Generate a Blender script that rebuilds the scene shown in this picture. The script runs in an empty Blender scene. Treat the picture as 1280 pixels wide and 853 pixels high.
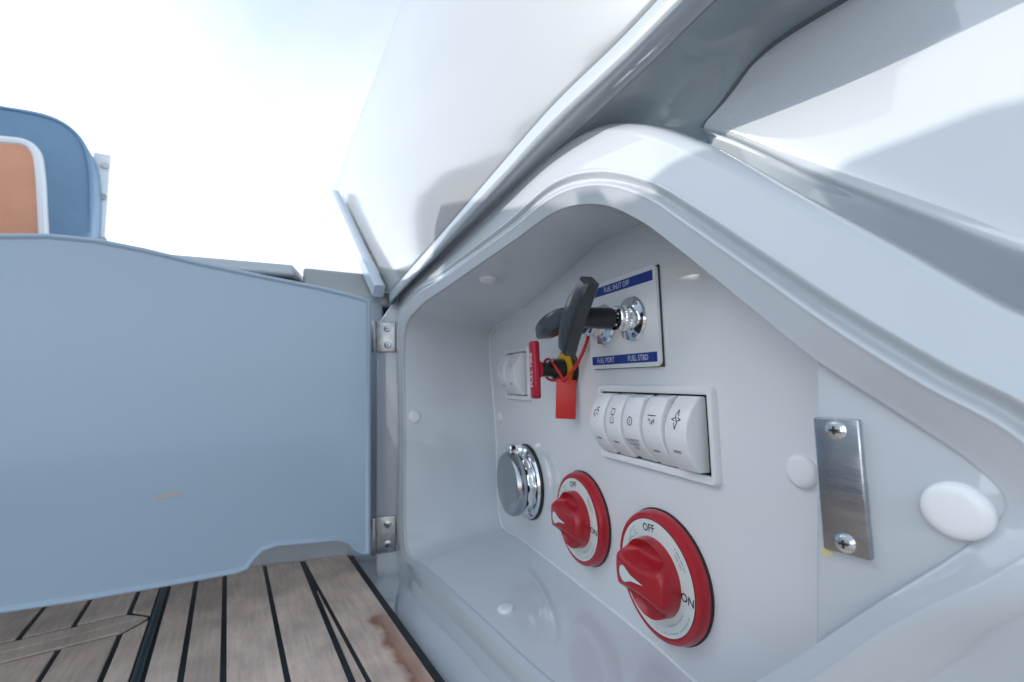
import bpy, bmesh, math, random
from mathutils import Vector, Matrix, noise
from mathutils.bvhtree import BVHTree
random.seed(4)
sc = bpy.context.scene
col = sc.collection
PI = math.pi

# ------------------------------------------------------------------ camera
CAM = Vector((0, 0, .23)); FPX = 569.0
pitch, roll = math.radians(4.37), math.radians(1.8)
c_f = Vector((0, math.cos(pitch), math.sin(pitch)))
_r, _u = Vector((1, 0, 0)), Vector((0, -math.sin(pitch), math.cos(pitch)))
c_r = _r * math.cos(roll) - _u * math.sin(roll)
c_u = _u * math.cos(roll) + _r * math.sin(roll)
cd = bpy.data.cameras.new('camera'); cam = bpy.data.objects.new('camera', cd); col.objects.link(cam)
cd.sensor_width = 36; cd.lens = FPX / 1280 * 36; cd.clip_start = .005; cd.clip_end = 20000
cam.matrix_world = Matrix(((c_r.x, c_u.x, -c_f.x, CAM.x), (c_r.y, c_u.y, -c_f.y, CAM.y), (c_r.z, c_u.z, -c_f.z, CAM.z), (0, 0, 0, 1)))
cd.dof.use_dof = True; cd.dof.focus_distance = .27; cd.dof.aperture_fstop = 11
sc.camera = cam

# ------------------------------------------------------------------ light
SUN_AZ, SUN_EL = -97, 30          # degrees; azimuth from +Y towards +X
az, el = math.radians(SUN_AZ), math.radians(SUN_EL)
sun_dir = Vector((math.sin(az) * math.cos(el), math.cos(az) * math.cos(el), math.sin(el)))
w = bpy.data.worlds.new('World'); sc.world = w; w.use_nodes = True
nt = w.node_tree; bg = nt.nodes['Background']
sky = nt.nodes.new('ShaderNodeTexSky'); sky.sky_type = 'NISHITA'; sky.sun_disc = False
sky.sun_elevation = el; sky.sun_rotation = az
sky.air_density = 1.0; sky.dust_density = 1.0; sky.ozone_density = 1.0
# thin high cloud over the whole sky
tc = nt.nodes.new('ShaderNodeTexCoord'); cn = nt.nodes.new('ShaderNodeTexNoise'); cn.inputs['Scale'].default_value = 1.1; cn.inputs['Detail'].default_value = 5; cn.inputs['Roughness'].default_value = .55
nt.links.new(tc.outputs['Generated'], cn.inputs[0])
cm = nt.nodes.new('ShaderNodeMapRange'); cm.inputs[1].default_value = .35; cm.inputs[2].default_value = .68; cm.inputs[3].default_value = .34; cm.inputs[4].default_value = .72
nt.links.new(cn.outputs[0], cm.inputs[0])
bw = nt.nodes.new('ShaderNodeRGBToBW'); nt.links.new(sky.outputs[0], bw.inputs[0])
gn = nt.nodes.new('ShaderNodeMath'); gn.operation = 'MULTIPLY'; gn.inputs[1].default_value = 3.4; nt.links.new(bw.outputs[0], gn.inputs[0])
gb = nt.nodes.new('ShaderNodeMix'); gb.data_type = 'RGBA'; gb.blend_type = 'MULTIPLY'; gb.inputs[0].default_value = 1; gb.inputs[7].default_value = (.92, 1, 1.075, 1); nt.links.new(gn.outputs[0], gb.inputs[6])
cmx = nt.nodes.new('ShaderNodeMix'); cmx.data_type = 'RGBA'; nt.links.new(cm.outputs[0], cmx.inputs[0]); nt.links.new(sky.outputs[0], cmx.inputs[6]); nt.links.new(gb.outputs[2], cmx.inputs[7])
nt.links.new(cmx.outputs[2], bg.inputs[0]); bg.inputs[1].default_value = .15
sl = bpy.data.lights.new('sun', 'SUN'); sl.energy = 2.0; sl.angle = math.radians(.3); sl.color = (1, .95, .88)
so = bpy.data.objects.new('sun', sl); col.objects.link(so)
so.rotation_euler = (-sun_dir).to_track_quat('-Z', 'Y').to_euler(); so.location = sun_dir * 5
sc.view_settings.view_transform = 'Standard'; sc.view_settings.look = 'None'
sc.view_settings.exposure = .60; sc.view_settings.gamma = 1; sc.view_settings.use_curve_mapping = False

# ------------------------------------------------------------------ helpers: places
def ray(x, y): return c_f + c_r * ((x - 640) / FPX) + c_u * ((426.5 - y) / FPX)
def on(x, y, n, d):
    v = ray(x, y); return CAM + v * (d / v.dot(n))
aF, aP = math.radians(32), math.radians(22)
nF = Vector((math.cos(aF), math.sin(aF), 0)); eF = Vector((math.sin(aF), -math.cos(aF), 0))
nP = Vector((math.cos(aP), math.sin(aP), 0)); eP = Vector((math.sin(aP), -math.cos(aP), 0))
DP = .216
UP = Vector((0, 0, 1))
def fq(x, y, q): return on(x, y, nF, q)               # a point of the locker front, q metres out
def pw(s, q, z): return eF * s + nF * q + UP * z        # front frame -> world
def pan(s, z, d=0): return eP * s + nP * (DP - d) + UP * z
def frame(o, x, y, z): return Matrix(((x.x, y.x, z.x, o.x), (x.y, y.y, z.y, o.y), (x.z, y.z, z.z, o.z), (0, 0, 0, 1)))

# ------------------------------------------------------------------ helpers: objects
def obj(name, bm, m, parent=None, smooth=True, angle=35):
    me = bpy.data.meshes.new(name)
    if isinstance(bm, bmesh.types.BMesh):
        bmesh.ops.recalc_face_normals(bm, faces=bm.faces)
        bm.to_mesh(me); bm.free()
    else: me = bm
    if smooth and len(me.polygons):
        me.polygons.foreach_set('use_smooth', [True] * len(me.polygons))
        try: me.set_sharp_from_angle(angle=math.radians(angle))
        except Exception: pass
    o = bpy.data.objects.new(name, me); col.objects.link(o)
    if m and not me.materials: me.materials.append(m)
    if parent:
        o.parent = parent
        if parent.get('world_kids'): o.matrix_parent_inverse = parent.matrix_world.inverted()
    return o
def tag(o, label, cat, group=None):
    o['label'] = label; o['category'] = cat
    if group: o['group'] = group
    return o
def thing(name, label, cat, mat=None, loc=None, group=None):
    o = bpy.data.objects.new(name, None); col.objects.link(o); o.empty_display_size = .02
    if mat is not None: o.matrix_world = mat
    if loc is not None:
        o.matrix_world = Matrix.Translation(loc); o['world_kids'] = True
    return tag(o, label, cat, group)
def structure(o): o['kind'] = 'structure'; return o
def copy_tree(o, parent=None):
    c = o.copy(); col.objects.link(c); c.parent = parent
    for ch in o.children: copy_tree(ch, c)
    return c

# ------------------------------------------------------------------ helpers: shapes
def rbox(w, h, d, r=.001, seg=2, c=(0, 0, 0), bm=None, M=None):
    b = bmesh.new(); bmesh.ops.create_cube(b, size=1)
    for v in b.verts: v.co = Vector((v.co.x * w, v.co.y * h, v.co.z * d))
    if r > 0: bmesh.ops.bevel(b, geom=b.edges[:] , offset=r, segments=seg, profile=.5, affect='EDGES', clamp_overlap=True)
    for v in b.verts:
        v.co = v.co + Vector(c)
        if M: v.co = M @ v.co
    return join(bm, b)
def join(bm, b):
    if bm is None: return b
    me = bpy.data.meshes.new('t'); b.to_mesh(me); b.free(); bm.from_mesh(me); bpy.data.meshes.remove(me); return bm
def lathe(prof, seg=48, bm=None, M=None, c=(0, 0, 0)):
    b = bmesh.new(); rings = []
    for r, z in prof:
        if r < 1e-6: rings.append([b.verts.new((0, 0, z))])
        else: rings.append([b.verts.new((r * math.cos(2 * PI * k / seg), r * math.sin(2 * PI * k / seg), z)) for k in range(seg)])
    for A, B in zip(rings, rings[1:]):
        for k in range(seg):
            k2 = (k + 1) % seg
            if len(A) == 1 and len(B) == 1: continue
            if len(A) == 1: b.faces.new((A[0], B[k], B[k2]))
            elif len(B) == 1: b.faces.new((A[k], B[0], A[k2]))
            else: b.faces.new((A[k], B[k], B[k2], A[k2]))
    for v in b.verts:
        v.co = v.co + Vector(c)
        if M: v.co = M @ v.co
    return join(bm, b)
def prism(pts, ext, bevel=0, seg=2, bm=None):
    """pts: world points of a planar outline; ext: vector of the thickness"""
    b = bmesh.new()
    vs = [b.verts.new(p) for p in pts]; f = b.faces.new(vs)
    r = bmesh.ops.extrude_face_region(b, geom=[f])
    nv = [g for g in r['geom'] if isinstance(g, bmesh.types.BMVert)]
    for v in nv: v.co = v.co + Vector(ext)
    bmesh.ops.recalc_face_normals(b, faces=b.faces)
    if bevel: 
        es = [e for e in b.edges if len(e.link_faces) == 2 and e.calc_face_angle(0) > .6]
        bmesh.ops.bevel(b, geom=es, offset=bevel, segments=seg, profile=.5, affect='EDGES', clamp_overlap=True)
    return join(bm, b)
def catmull(P, n, closed=False):
    out = []; N = len(P); segs = N if closed else N - 1
    for i in range(segs):
        if closed: a, b, c, d = P[(i - 1) % N], P[i], P[(i + 1) % N], P[(i + 2) % N]
        else: a, b, c, d = P[max(i - 1, 0)], P[i], P[i + 1], P[min(i + 2, N - 1)]
        # centripetal
        t0 = 0; t1 = t0 + max((b - a).length, 1e-6) ** .5; t2 = t1 + max((c - b).length, 1e-6) ** .5; t3 = t2 + max((d - c).length, 1e-6) ** .5
        for k in range(n):
            t = t1 + (t2 - t1) * k / n
            A1 = a * ((t1 - t) / (t1 - t0)) + b * ((t - t0) / (t1 - t0)) if t1 > t0 + 2e-3 else b
            A2 = b * ((t2 - t) / (t2 - t1)) + c * ((t - t1) / (t2 - t1))
            A3 = c * ((t3 - t) / (t3 - t2)) + d * ((t - t2) / (t3 - t2)) if t3 > t2 + 2e-3 else c
            B1 = A1 * ((t2 - t) / (t2 - t0)) + A2 * ((t - t0) / (t2 - t0))
            B2 = A2 * ((t3 - t) / (t3 - t1)) + A3 * ((t - t1) / (t3 - t1))
            out.append(B1 * ((t2 - t) / (t2 - t1)) + B2 * ((t - t1) / (t2 - t1)))
    if not closed: out.append(P[-1])
    return out
def loft(rows, nu, nv, closed=False):
    """rows: lists of key points; smooth along and across"""
    rr = [catmull(r, nu, closed) for r in rows]
    cols = [catmull([r[i] for r in rr], nv) for i in range(len(rr[0]))]
    b = bmesh.new(); V = [[b.verts.new(p) for p in c] for c in cols]
    n = len(V)
    for i in range(n if closed else n - 1):
        A, B = V[i], V[(i + 1) % n]
        for k in range(len(A) - 1): b.faces.new((A[k], A[k + 1], B[k + 1], B[k]))
    return b
def tube(path, r, seg=10, bm=None, taper=None, caps=True):
    b = bmesh.new(); rings = []
    n = len(path); up = Vector((.13, .2, .97)).normalized()
    for i, p in enumerate(path):
        t = (path[min(i + 1, n - 1)] - path[max(i - 1, 0)]).normalized()
        x = t.cross(up)
        if x.length < .05: x = t.cross(Vector((1, 0, 0)))
        x.normalize(); y = t.cross(x)
        rad = r if taper is None else taper[i]
        rings.append([b.verts.new(p + (x * math.cos(2 * PI * k / seg) + y * math.sin(2 * PI * k / seg)) * rad) for k in range(seg)])
    for A, B in zip(rings, rings[1:]):
        for k in range(seg): b.faces.new((A[k], A[(k + 1) % seg], B[(k + 1) % seg], B[k]))
    if caps: b.faces.new(rings[0][::-1]); b.faces.new(rings[-1])
    return join(bm, b)
def text_mesh(body, size, z=0, rot=0, loc=(0, 0), sx=1, bold=0):
    cu = bpy.data.curves.new('t', 'FONT'); cu.body = body; cu.size = size; cu.align_x = 'CENTER'; cu.align_y = 'CENTER'; cu.offset = bold
    cu.resolution_u = 3
    o = bpy.data.objects.new('t', cu); col.objects.link(o)
    bpy.context.view_layer.update()
    me = bpy.data.meshes.new_from_object(o.evaluated_get(bpy.context.evaluated_depsgraph_get()))
    bpy.data.objects.remove(o); bpy.data.curves.remove(cu)
    me.transform(Matrix.Translation((loc[0], loc[1], z)) @ Matrix.Rotation(rot, 4, 'Z') @ Matrix.Diagonal((sx, 1, 1, 1)))
    return me
def text(name, body, size, m, parent, **k): return obj(name, text_mesh(body, size, **k), m, parent, smooth=False)

# ------------------------------------------------------------------ materials
def mat(name, colr, rough=.4, metal=0, coat=0, noise_amt=0, noise_scale=40, bump=0, bump_scale=300, rough_var=0, spec=.5, coat_rough=.03, stretch=None):
    m = bpy.data.materials.new(name); m.use_nodes = True; t = m.node_tree; b = t.nodes['Principled BSDF']
    b.inputs['Base Color'].default_value = (*colr, 1); b.inputs['Roughness'].default_value = rough; b.inputs['Metallic'].default_value = metal
    b.inputs['Coat Weight'].default_value = coat; b.inputs['Coat Roughness'].default_value = coat_rough; b.inputs['Specular IOR Level'].default_value = spec
    L = t.links
    if noise_amt or bump or rough_var:
        g = t.nodes.new('ShaderNodeNewGeometry'); mp = t.nodes.new('ShaderNodeMapping'); L.new(g.outputs['Position'], mp.inputs[0])
        if stretch: mp.inputs['Scale'].default_value = stretch
    if noise_amt:
        n = t.nodes.new('ShaderNodeTexNoise'); n.inputs['Scale'].default_value = noise_scale; n.inputs['Detail'].default_value = 8; n.inputs['Roughness'].default_value = .65
        L.new(mp.outputs[0], n.inputs[0])
        mx = t.nodes.new('ShaderNodeMix'); mx.data_type = 'RGBA'
        mx.inputs[6].default_value = (*[c * (1 - noise_amt) for c in colr], 1); mx.inputs[7].default_value = (*[min(1, c * (1 + noise_amt)) for c in colr], 1)
        r = t.nodes.new('ShaderNodeMapRange'); r.inputs[1].default_value = .3; r.inputs[2].default_value = .7
        L.new(n.outputs[0], r.inputs[0]); L.new(r.outputs[0], mx.inputs[0]); L.new(mx.outputs[2], b.inputs['Base Color'])
    if rough_var:
        n = t.nodes.new('ShaderNodeTexNoise'); n.inputs['Scale'].default_value = 25; n.inputs['Detail'].default_value = 6
        L.new(mp.outputs[0], n.inputs[0]); r = t.nodes.new('ShaderNodeMapRange'); r.inputs[1].default_value = .35; r.inputs[2].default_value = .75
        r.inputs[3].default_value = rough; r.inputs[4].default_value = rough + rough_var; L.new(n.outputs[0], r.inputs[0]); L.new(r.outputs[0], b.inputs['Roughness'])
    if bump:
        n = t.nodes.new('ShaderNodeTexNoise'); n.inputs['Scale'].default_value = bump_scale; n.inputs['Detail'].default_value = 3
        L.new(mp.outputs[0], n.inputs[0]); bp = t.nodes.new('ShaderNodeBump'); bp.inputs['Strength'].default_value = bump; bp.inputs['Distance'].default_value = .001
        L.new(n.outputs[0], bp.inputs['Height']); L.new(bp.outputs[0], b.inputs['Normal'])
    return m
def gel_mat(name, colr, rough=.16, coat=.6):
    """gelcoat: gloss coat, faint ripple, a few dirt specks and hazy wiped patches"""
    m = mat(name, colr, rough, coat=coat, bump=.02, bump_scale=28, rough_var=.03)
    t = m.node_tree; L = t.links; b = t.nodes['Principled BSDF']; mp = [n for n in t.nodes if n.type == 'MAPPING'][0]
    v = t.nodes.new('ShaderNodeTexVoronoi'); v.inputs['Scale'].default_value = 55; L.new(mp.outputs[0], v.inputs[0])
    n = t.nodes.new('ShaderNodeTexNoise'); n.inputs['Scale'].default_value = 9; n.inputs['Detail'].default_value = 5; L.new(mp.outputs[0], n.inputs[0])
    a = t.nodes.new('ShaderNodeMapRange'); a.inputs[1].default_value = .55; a.inputs[2].default_value = .75; a.inputs[3].default_value = 0; a.inputs[4].default_value = .075
    L.new(n.outputs[0], a.inputs[0])
    lt = t.nodes.new('ShaderNodeMath'); lt.operation = 'LESS_THAN'; L.new(v.outputs['Distance'], lt.inputs[0]); L.new(a.outputs[0], lt.inputs[1])
    n2 = t.nodes.new('ShaderNodeTexNoise'); n2.inputs['Scale'].default_value = 7; n2.inputs['Detail'].default_value = 2; L.new(mp.outputs[0], n2.inputs[0])
    mx = t.nodes.new('ShaderNodeMix'); mx.data_type = 'RGBA'; mx.inputs[6].default_value = (*[c * .985 for c in colr], 1); mx.inputs[7].default_value = (*[c * 1.015 for c in colr], 1)
    L.new(n2.outputs[0], mx.inputs[0])
    m2 = t.nodes.new('ShaderNodeMix'); m2.data_type = 'RGBA'; L.new(mx.outputs[2], m2.inputs[6]); m2.inputs[7].default_value = (colr[0] * .72, colr[1] * .7, colr[2] * .66, 1)
    L.new(lt.outputs[0], m2.inputs[0]); L.new(m2.outputs[2], b.inputs['Base Color'])
    return m
M = {}
M['seal'] = mat('joint_crease_grey', (.10, .115, .125), .5)  # dark tone standing in for crease shading at the joint
M['gel'] = gel_mat('gelcoat_light_grey', (.53, .565, .595), .06)
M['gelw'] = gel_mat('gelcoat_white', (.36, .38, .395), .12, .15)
M['door'] = gel_mat('gelcoat_door', (.345, .45, .56), .22, .12)
M['panel'] = gel_mat('gelcoat_panel', (.76, .78, .79), .20)
M['white'] = mat('white_plastic', (.80, .81, .81), .35, noise_amt=.02, noise_scale=200, bump=.03, bump_scale=900)
M['cap'] = mat('white_cap_plastic', (.84, .85, .86), .3)
M['black'] = mat('black_plastic', (.012, .013, .016), .28, bump=.05, bump_scale=1500)
M['darkgap'] = mat('dark_housing', (.01, .011, .013), .5)
M['handle'] = mat('handle_plastic', (.03, .034, .04), .16, rough_var=.1, bump=.04, bump_scale=900)
M['chrome'] = mat('chrome', (.82, .84, .86), .07, 1, rough_var=.06)
M['steel'] = mat('polished_steel', (.42, .44, .47), .12, 1, noise_amt=.10, noise_scale=90, stretch=(1, 1, 5), rough_var=.28, bump=.03, bump_scale=200)
M['cast'] = mat('cast_steel', (.45, .45, .45), .3, 1, noise_amt=.2, noise_scale=120, rough_var=.2)
M['red'] = mat('red_plastic', (.42, .012, .022), .3, coat=.15, bump=.04, bump_scale=1200, noise_amt=.04, noise_scale=150)
M['redtag'] = mat('red_tag_plastic', (.62, .02, .018), .4)
M['redpull'] = mat('red_pull_plastic', (.45, .006, .03), .3)
M['ring'] = mat('printed_ring', (.72, .77, .74), .35)
M['blue'] = mat('blue_print', (.006, .035, .26), .3)
M['ink'] = mat('black_ink', (.02, .02, .025), .5)
M['greyink'] = mat('grey_ink', (.30, .33, .36), .5)
M['paleink'] = mat('pale_grey_ink', (.48, .53, .53), .5)
M['whiteink'] = mat('white_ink', (.8, .82, .85), .5)
M['yellow'] = mat('yellow_plastic', (.72, .40, .01), .4)
M['caulk'] = mat('black_caulk', (.010, .014, .018), .45, bump=.2, bump_scale=400)
M['gasket'] = mat('rubber_gasket', (.02, .04, .05), .3)
M['vinyl'] = mat('blue_vinyl', (.14, .245, .37), .45, noise_amt=.08, noise_scale=12, bump=.15, bump_scale=600)
M['orange'] = mat('orange_vinyl', (.68, .31, .18), .5, noise_amt=.07, noise_scale=14, bump=.15, bump_scale=600)
M['piping'] = mat('white_piping', (.8, .82, .84), .5)
M['bar'] = mat('bar_shaded', (.50, .58, .66), .25)  # white bar toned blue-grey, its shade put into the colour
M['alu'] = mat('white_metal', (.78, .80, .83), .3)
M['wood'] = mat('brown_trim', (.16, .10, .07), .5, noise_amt=.2, noise_scale=30)
M['scuff'] = mat('scuff', (.48, .42, .38), .6)
M['lipm'] = gel_mat('gelcoat_lip_shaded', (.40, .44, .47), .12)  # moulding gelcoat toned down so the lip looks unlit
M['smear'] = mat('old_sealant', (.62, .55, .30), .6)
M['recess'] = gel_mat('gelcoat_recess_lightened', (.66, .70, .735), .10)  # same gelcoat as the surround, lightened in place of fill light
M['teal'] = gel_mat('gelcoat_underside_shaded', (.25, .30, .33), .14)  # shade under the moulding put into a darker base colour
M['lidm'] = mat('chrome_dark_reflection', (.42, .44, .47), .14, 1, rough_var=.1)  # chrome darkened in place of a dark reflection on the lid
M['ledge'] = gel_mat('gelcoat_ledge', (.52, .57, .62), .3)

def teak_mat():
    m = bpy.data.materials.new('teak'); m.use_nodes = True; t = m.node_tree; L = t.links; b = t.nodes['Principled BSDF']
    g = t.nodes.new('ShaderNodeNewGeometry'); oi = t.nodes.new('ShaderNodeObjectInfo')
    mp = t.nodes.new('ShaderNodeMapping'); mp.vector_type = 'TEXTURE'; mp.inputs['Rotation'].default_value = (0, 0, math.atan2(eF.y, eF.x)); mp.inputs['Scale'].default_value = (9, 1, 1)
    L.new(g.outputs['Position'], mp.inputs[0])
    ad = t.nodes.new('ShaderNodeVectorMath'); L.new(mp.outputs[0], ad.inputs[0])
    cx = t.nodes.new('ShaderNodeCombineXYZ'); ml = t.nodes.new('ShaderNodeMath'); ml.operation = 'MULTIPLY'; ml.inputs[1].default_value = 7; L.new(oi.outputs['Random'], ml.inputs[0]); L.new(ml.outputs[0], cx.inputs[2]); L.new(ml.outputs[0], cx.inputs[0]); L.new(cx.outputs[0], ad.inputs[1])
    n1 = t.nodes.new('ShaderNodeTexNoise'); n1.inputs['Scale'].default_value = 260; n1.inputs['Detail'].default_value = 8; n1.inputs['Roughness'].default_value = .7; L.new(ad.outputs[0], n1.inputs[0])
    n2 = t.nodes.new('ShaderNodeTexNoise'); n2.inputs['Scale'].default_value = 22; n2.inputs['Detail'].default_value = 6; L.new(g.outputs['Position'], n2.inputs[0])
    cr = t.nodes.new('ShaderNodeValToRGB'); e = cr.color_ramp.elements
    e[0].position = .3; e[0].color = (.60, .46, .37, 1); e[1].position = .72; e[1].color = (.82, .68, .57, 1); L.new(n1.outputs[0], cr.inputs[0])
    mx = t.nodes.new('ShaderNodeMix'); mx.data_type = 'RGBA'; mx.blend_type = 'MULTIPLY'; mx.inputs[0].default_value = 1
    cr2 = t.nodes.new('ShaderNodeValToRGB'); e = cr2.color_ramp.elements; e[0].position = .3; e[0].color = (.78, .76, .76, 1); e[1].position = .7; e[1].color = (1.12, 1.1, 1.08, 1)
    L.new(n2.outputs[0], cr2.inputs[0]); L.new(cr.outputs[0], mx.inputs[6]); L.new(cr2.outputs[0], mx.inputs[7])
    # per plank tone
    hs = t.nodes.new('ShaderNodeHueSaturation'); mr = t.nodes.new('ShaderNodeMapRange'); mr.inputs[3].default_value = .86; mr.inputs[4].default_value = 1.14
    L.new(oi.outputs['Random'], mr.inputs[0]); L.new(mr.outputs[0], hs.inputs['Value']); L.new(mx.outputs[2], hs.inputs['Color'])
    # a wet brown stain beside the gutter
    def dot(v):
        d = t.nodes.new('ShaderNodeVectorMath'); d.operation = 'DOT_PRODUCT'; d.inputs[1].default_value = v; L.new(g.outputs['Position'], d.inputs[0]); return d.outputs['Value']
    q, s = dot(nF), dot(eF)
    n3 = t.nodes.new('ShaderNodeTexNoise'); n3.inputs['Scale'].default_value = 38; n3.inputs['Detail'].default_value = 2.5; L.new(g.outputs['Position'], n3.inputs[0])
    def math_(op, a, b_):
        k = t.nodes.new('ShaderNodeMath'); k.operation = op
        for i, v in enumerate((a, b_)):
            if isinstance(v, (int, float)): k.inputs[i].default_value = v
            else: L.new(v, k.inputs[i])
        return k.outputs[0]
    edge = math_('ADD', q, math_('MULTIPLY', math_('SUBTRACT', n3.outputs[0], .5), .022))
    a = t.nodes.new('ShaderNodeMapRange'); a.inputs[1].default_value = .1165; a.inputs[2].default_value = .1235; L.new(edge, a.inputs[0])
    sb = math_('ADD', s, math_('MULTIPLY', math_('SUBTRACT', n3.outputs[0], .5), .05))
    c = t.nodes.new('ShaderNodeMapRange'); c.inputs[1].default_value = -.49; c.inputs[2].default_value = -.465; L.new(sb, c.inputs[0])
    msk = math_('MULTIPLY', a.outputs[0], c.outputs[0])
    fade = t.nodes.new('ShaderNodeMapRange'); fade.inputs[1].default_value = .123; fade.inputs[2].default_value = .137; fade.inputs[3].default_value = 1; fade.inputs[4].default_value = .45; L.new(q, fade.inputs[0])
    msk = math_('MULTIPLY', msk, fade.outputs[0])
    m3 = t.nodes.new('ShaderNodeMix'); m3.data_type = 'RGBA'; m3.blend_type = 'MULTIPLY'; m3.inputs[7].default_value = (.50, .30, .23, 1); L.new(msk, m3.inputs[0]); L.new(hs.outputs[0], m3.inputs[6])
    L.new(m3.outputs[2], b.inputs['Base Color'])
    rg = t.nodes.new('ShaderNodeMapRange'); rg.inputs[3].default_value = .6; rg.inputs[4].default_value = .22; L.new(msk, rg.inputs[0]); L.new(rg.outputs[0], b.inputs['Roughness'])
    bp = t.nodes.new('ShaderNodeBump'); bp.inputs['Strength'].default_value = .2; bp.inputs['Distance'].default_value = .0006; L.new(n1.outputs[0], bp.inputs['Height']); L.new(bp.outputs[0], b.inputs['Normal'])
    return m
M['teak'] = teak_mat()

def water_mat():
    m = mat('water', (.02, .07, .10), .08, bump=.6, bump_scale=.8); return m
M['water'] = water_mat()

# ================================================================== setting
b = bmesh.new()
bmesh.ops.create_grid(b, x_segments=2, y_segments=2, size=6000)
for v in b.verts: v.co.z = -1.1
structure(obj('water', b, M['water']))

# deck: gelcoat sole, sunk bed of caulk, teak planks
deck = structure(obj('deck', prism([pw(-2.2, -2.4, -.012), pw(1.6, -2.4, -.012), pw(1.6, .9, -.012), pw(-2.2, .9, -.012)], (0, 0, -.06)), M['gel']))
def send(q): return -.682 + .31 * (q - .032)           # where the teak stops at the bench
TQ = .141
obj('caulking', prism([pw(send(TQ + .003), TQ + .003, -.0095), pw(1.0, TQ + .003, -.0095), pw(1.0, -.9, -.0095), pw(send(-.9), -.9, -.0095)], (0, 0, .008)), M['caulk'], deck)
SN = .6
def plank(q0, q1, s0=None, s1=SN, q0b=None, q1b=None):
    """plank between q0 and q1 (q0b, q1b at the near end)"""
    q0b = q0 if q0b is None else q0b; q1b = q1 if q1b is None else q1b
    a0 = send(q0) if s0 is None else s0; a1 = send(q1) if s0 is None else s0
    return obj('plank', prism([pw(a0, q0, -.0025), pw(s1, q0b, -.0025), pw(s1, q1b, -.0025), pw(a1, q1, -.0025)], (0, 0, .0030), .0005, 1), M['teak'], deck, smooth=False)
g = .0022
def qline(a, b_, s):                                     # q on a line through two (s, q) at s
    return a[1] + (b_[1] - a[1]) * (s - a[0]) / (b_[0] - a[0])
A0, A1 = (-.656, .0835), (-.380, .0835)                  # the two seams that run together
B0, B1 = (-.652, .0860), (-.374, .0945)
plank(.0880, TQ - .0045, q0b=qline(B0, B1, SN) + g)      # beside the gutter
plank(.0868, .0870, s0=-.560, q0b=.0865 + 0, q1b=qline(B0, B1, SN) - g)   # the sliver between the two seams
plank(.0425 + g, .0815)
plank(.0 + g, .0425 - g)
plank(-.0285 + g, -.0 - g)
plank(-.0545 + g, -.0285 - g)
# hatch on the other side of the gasket
obj('gasket', tube([pw(-.72, -.0585, -.0005), pw(-.3, -.0585, -.0005), pw(.6, -.0585, -.0005)], .0036, 10), M['gasket'], deck)
hq = [-.0635, -.0825, -.1245, -.1625, -.2045, -.2445, -.2855, -.3265, -.3675, -.4085]
for a, c in zip(hq, hq[1:]):
    top = g if a != hq[0] else 0
    sa = -.620 if a != hq[0] else -.612
    obj('plank', prism([pw(send(a), a - top, -.0025), pw(-.6245 if a != hq[0] else -.606, a - top, -.0025), pw(-.6245, c + g, -.0025), pw(send(c), c + g, -.0025)], (0, 0, .003), .0005, 1), M['teak'], deck, smooth=False)
    obj('plank', prism([pw(-.5755 if a != hq[0] else -.593, a - top, -.0025), pw(SN, a - top, -.0025), pw(SN, c + g, -.0025), pw(-.5755, c + g, -.0025)], (0, 0, .003), .0005, 1), M['teak'], deck, smooth=False)
for s0, s1 in ((-.6195, -.6005), (-.5998, -.5805)):      # king plank in two strips with a pointed end
    mid = s1 if s0 < -.61 else s0
    out = s0 if s0 < -.61 else s1
    obj('plank', prism([pw(mid, -.0650, -.0025), pw(mid, -.45, -.0025), pw(out, -.45, -.0025), pw(out, -.0835, -.0025), pw(out * .35 + mid * .65, -.0705, -.0025)], (0, 0, .003), .0005, 1), M['teak'], deck, smooth=False)

# ================================================================== locker moulding
locker = thing('side_locker', 'light grey gelcoat side locker with arched recess and its door swung open', 'locker', loc=pw(-.3, .2, 0))
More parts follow.
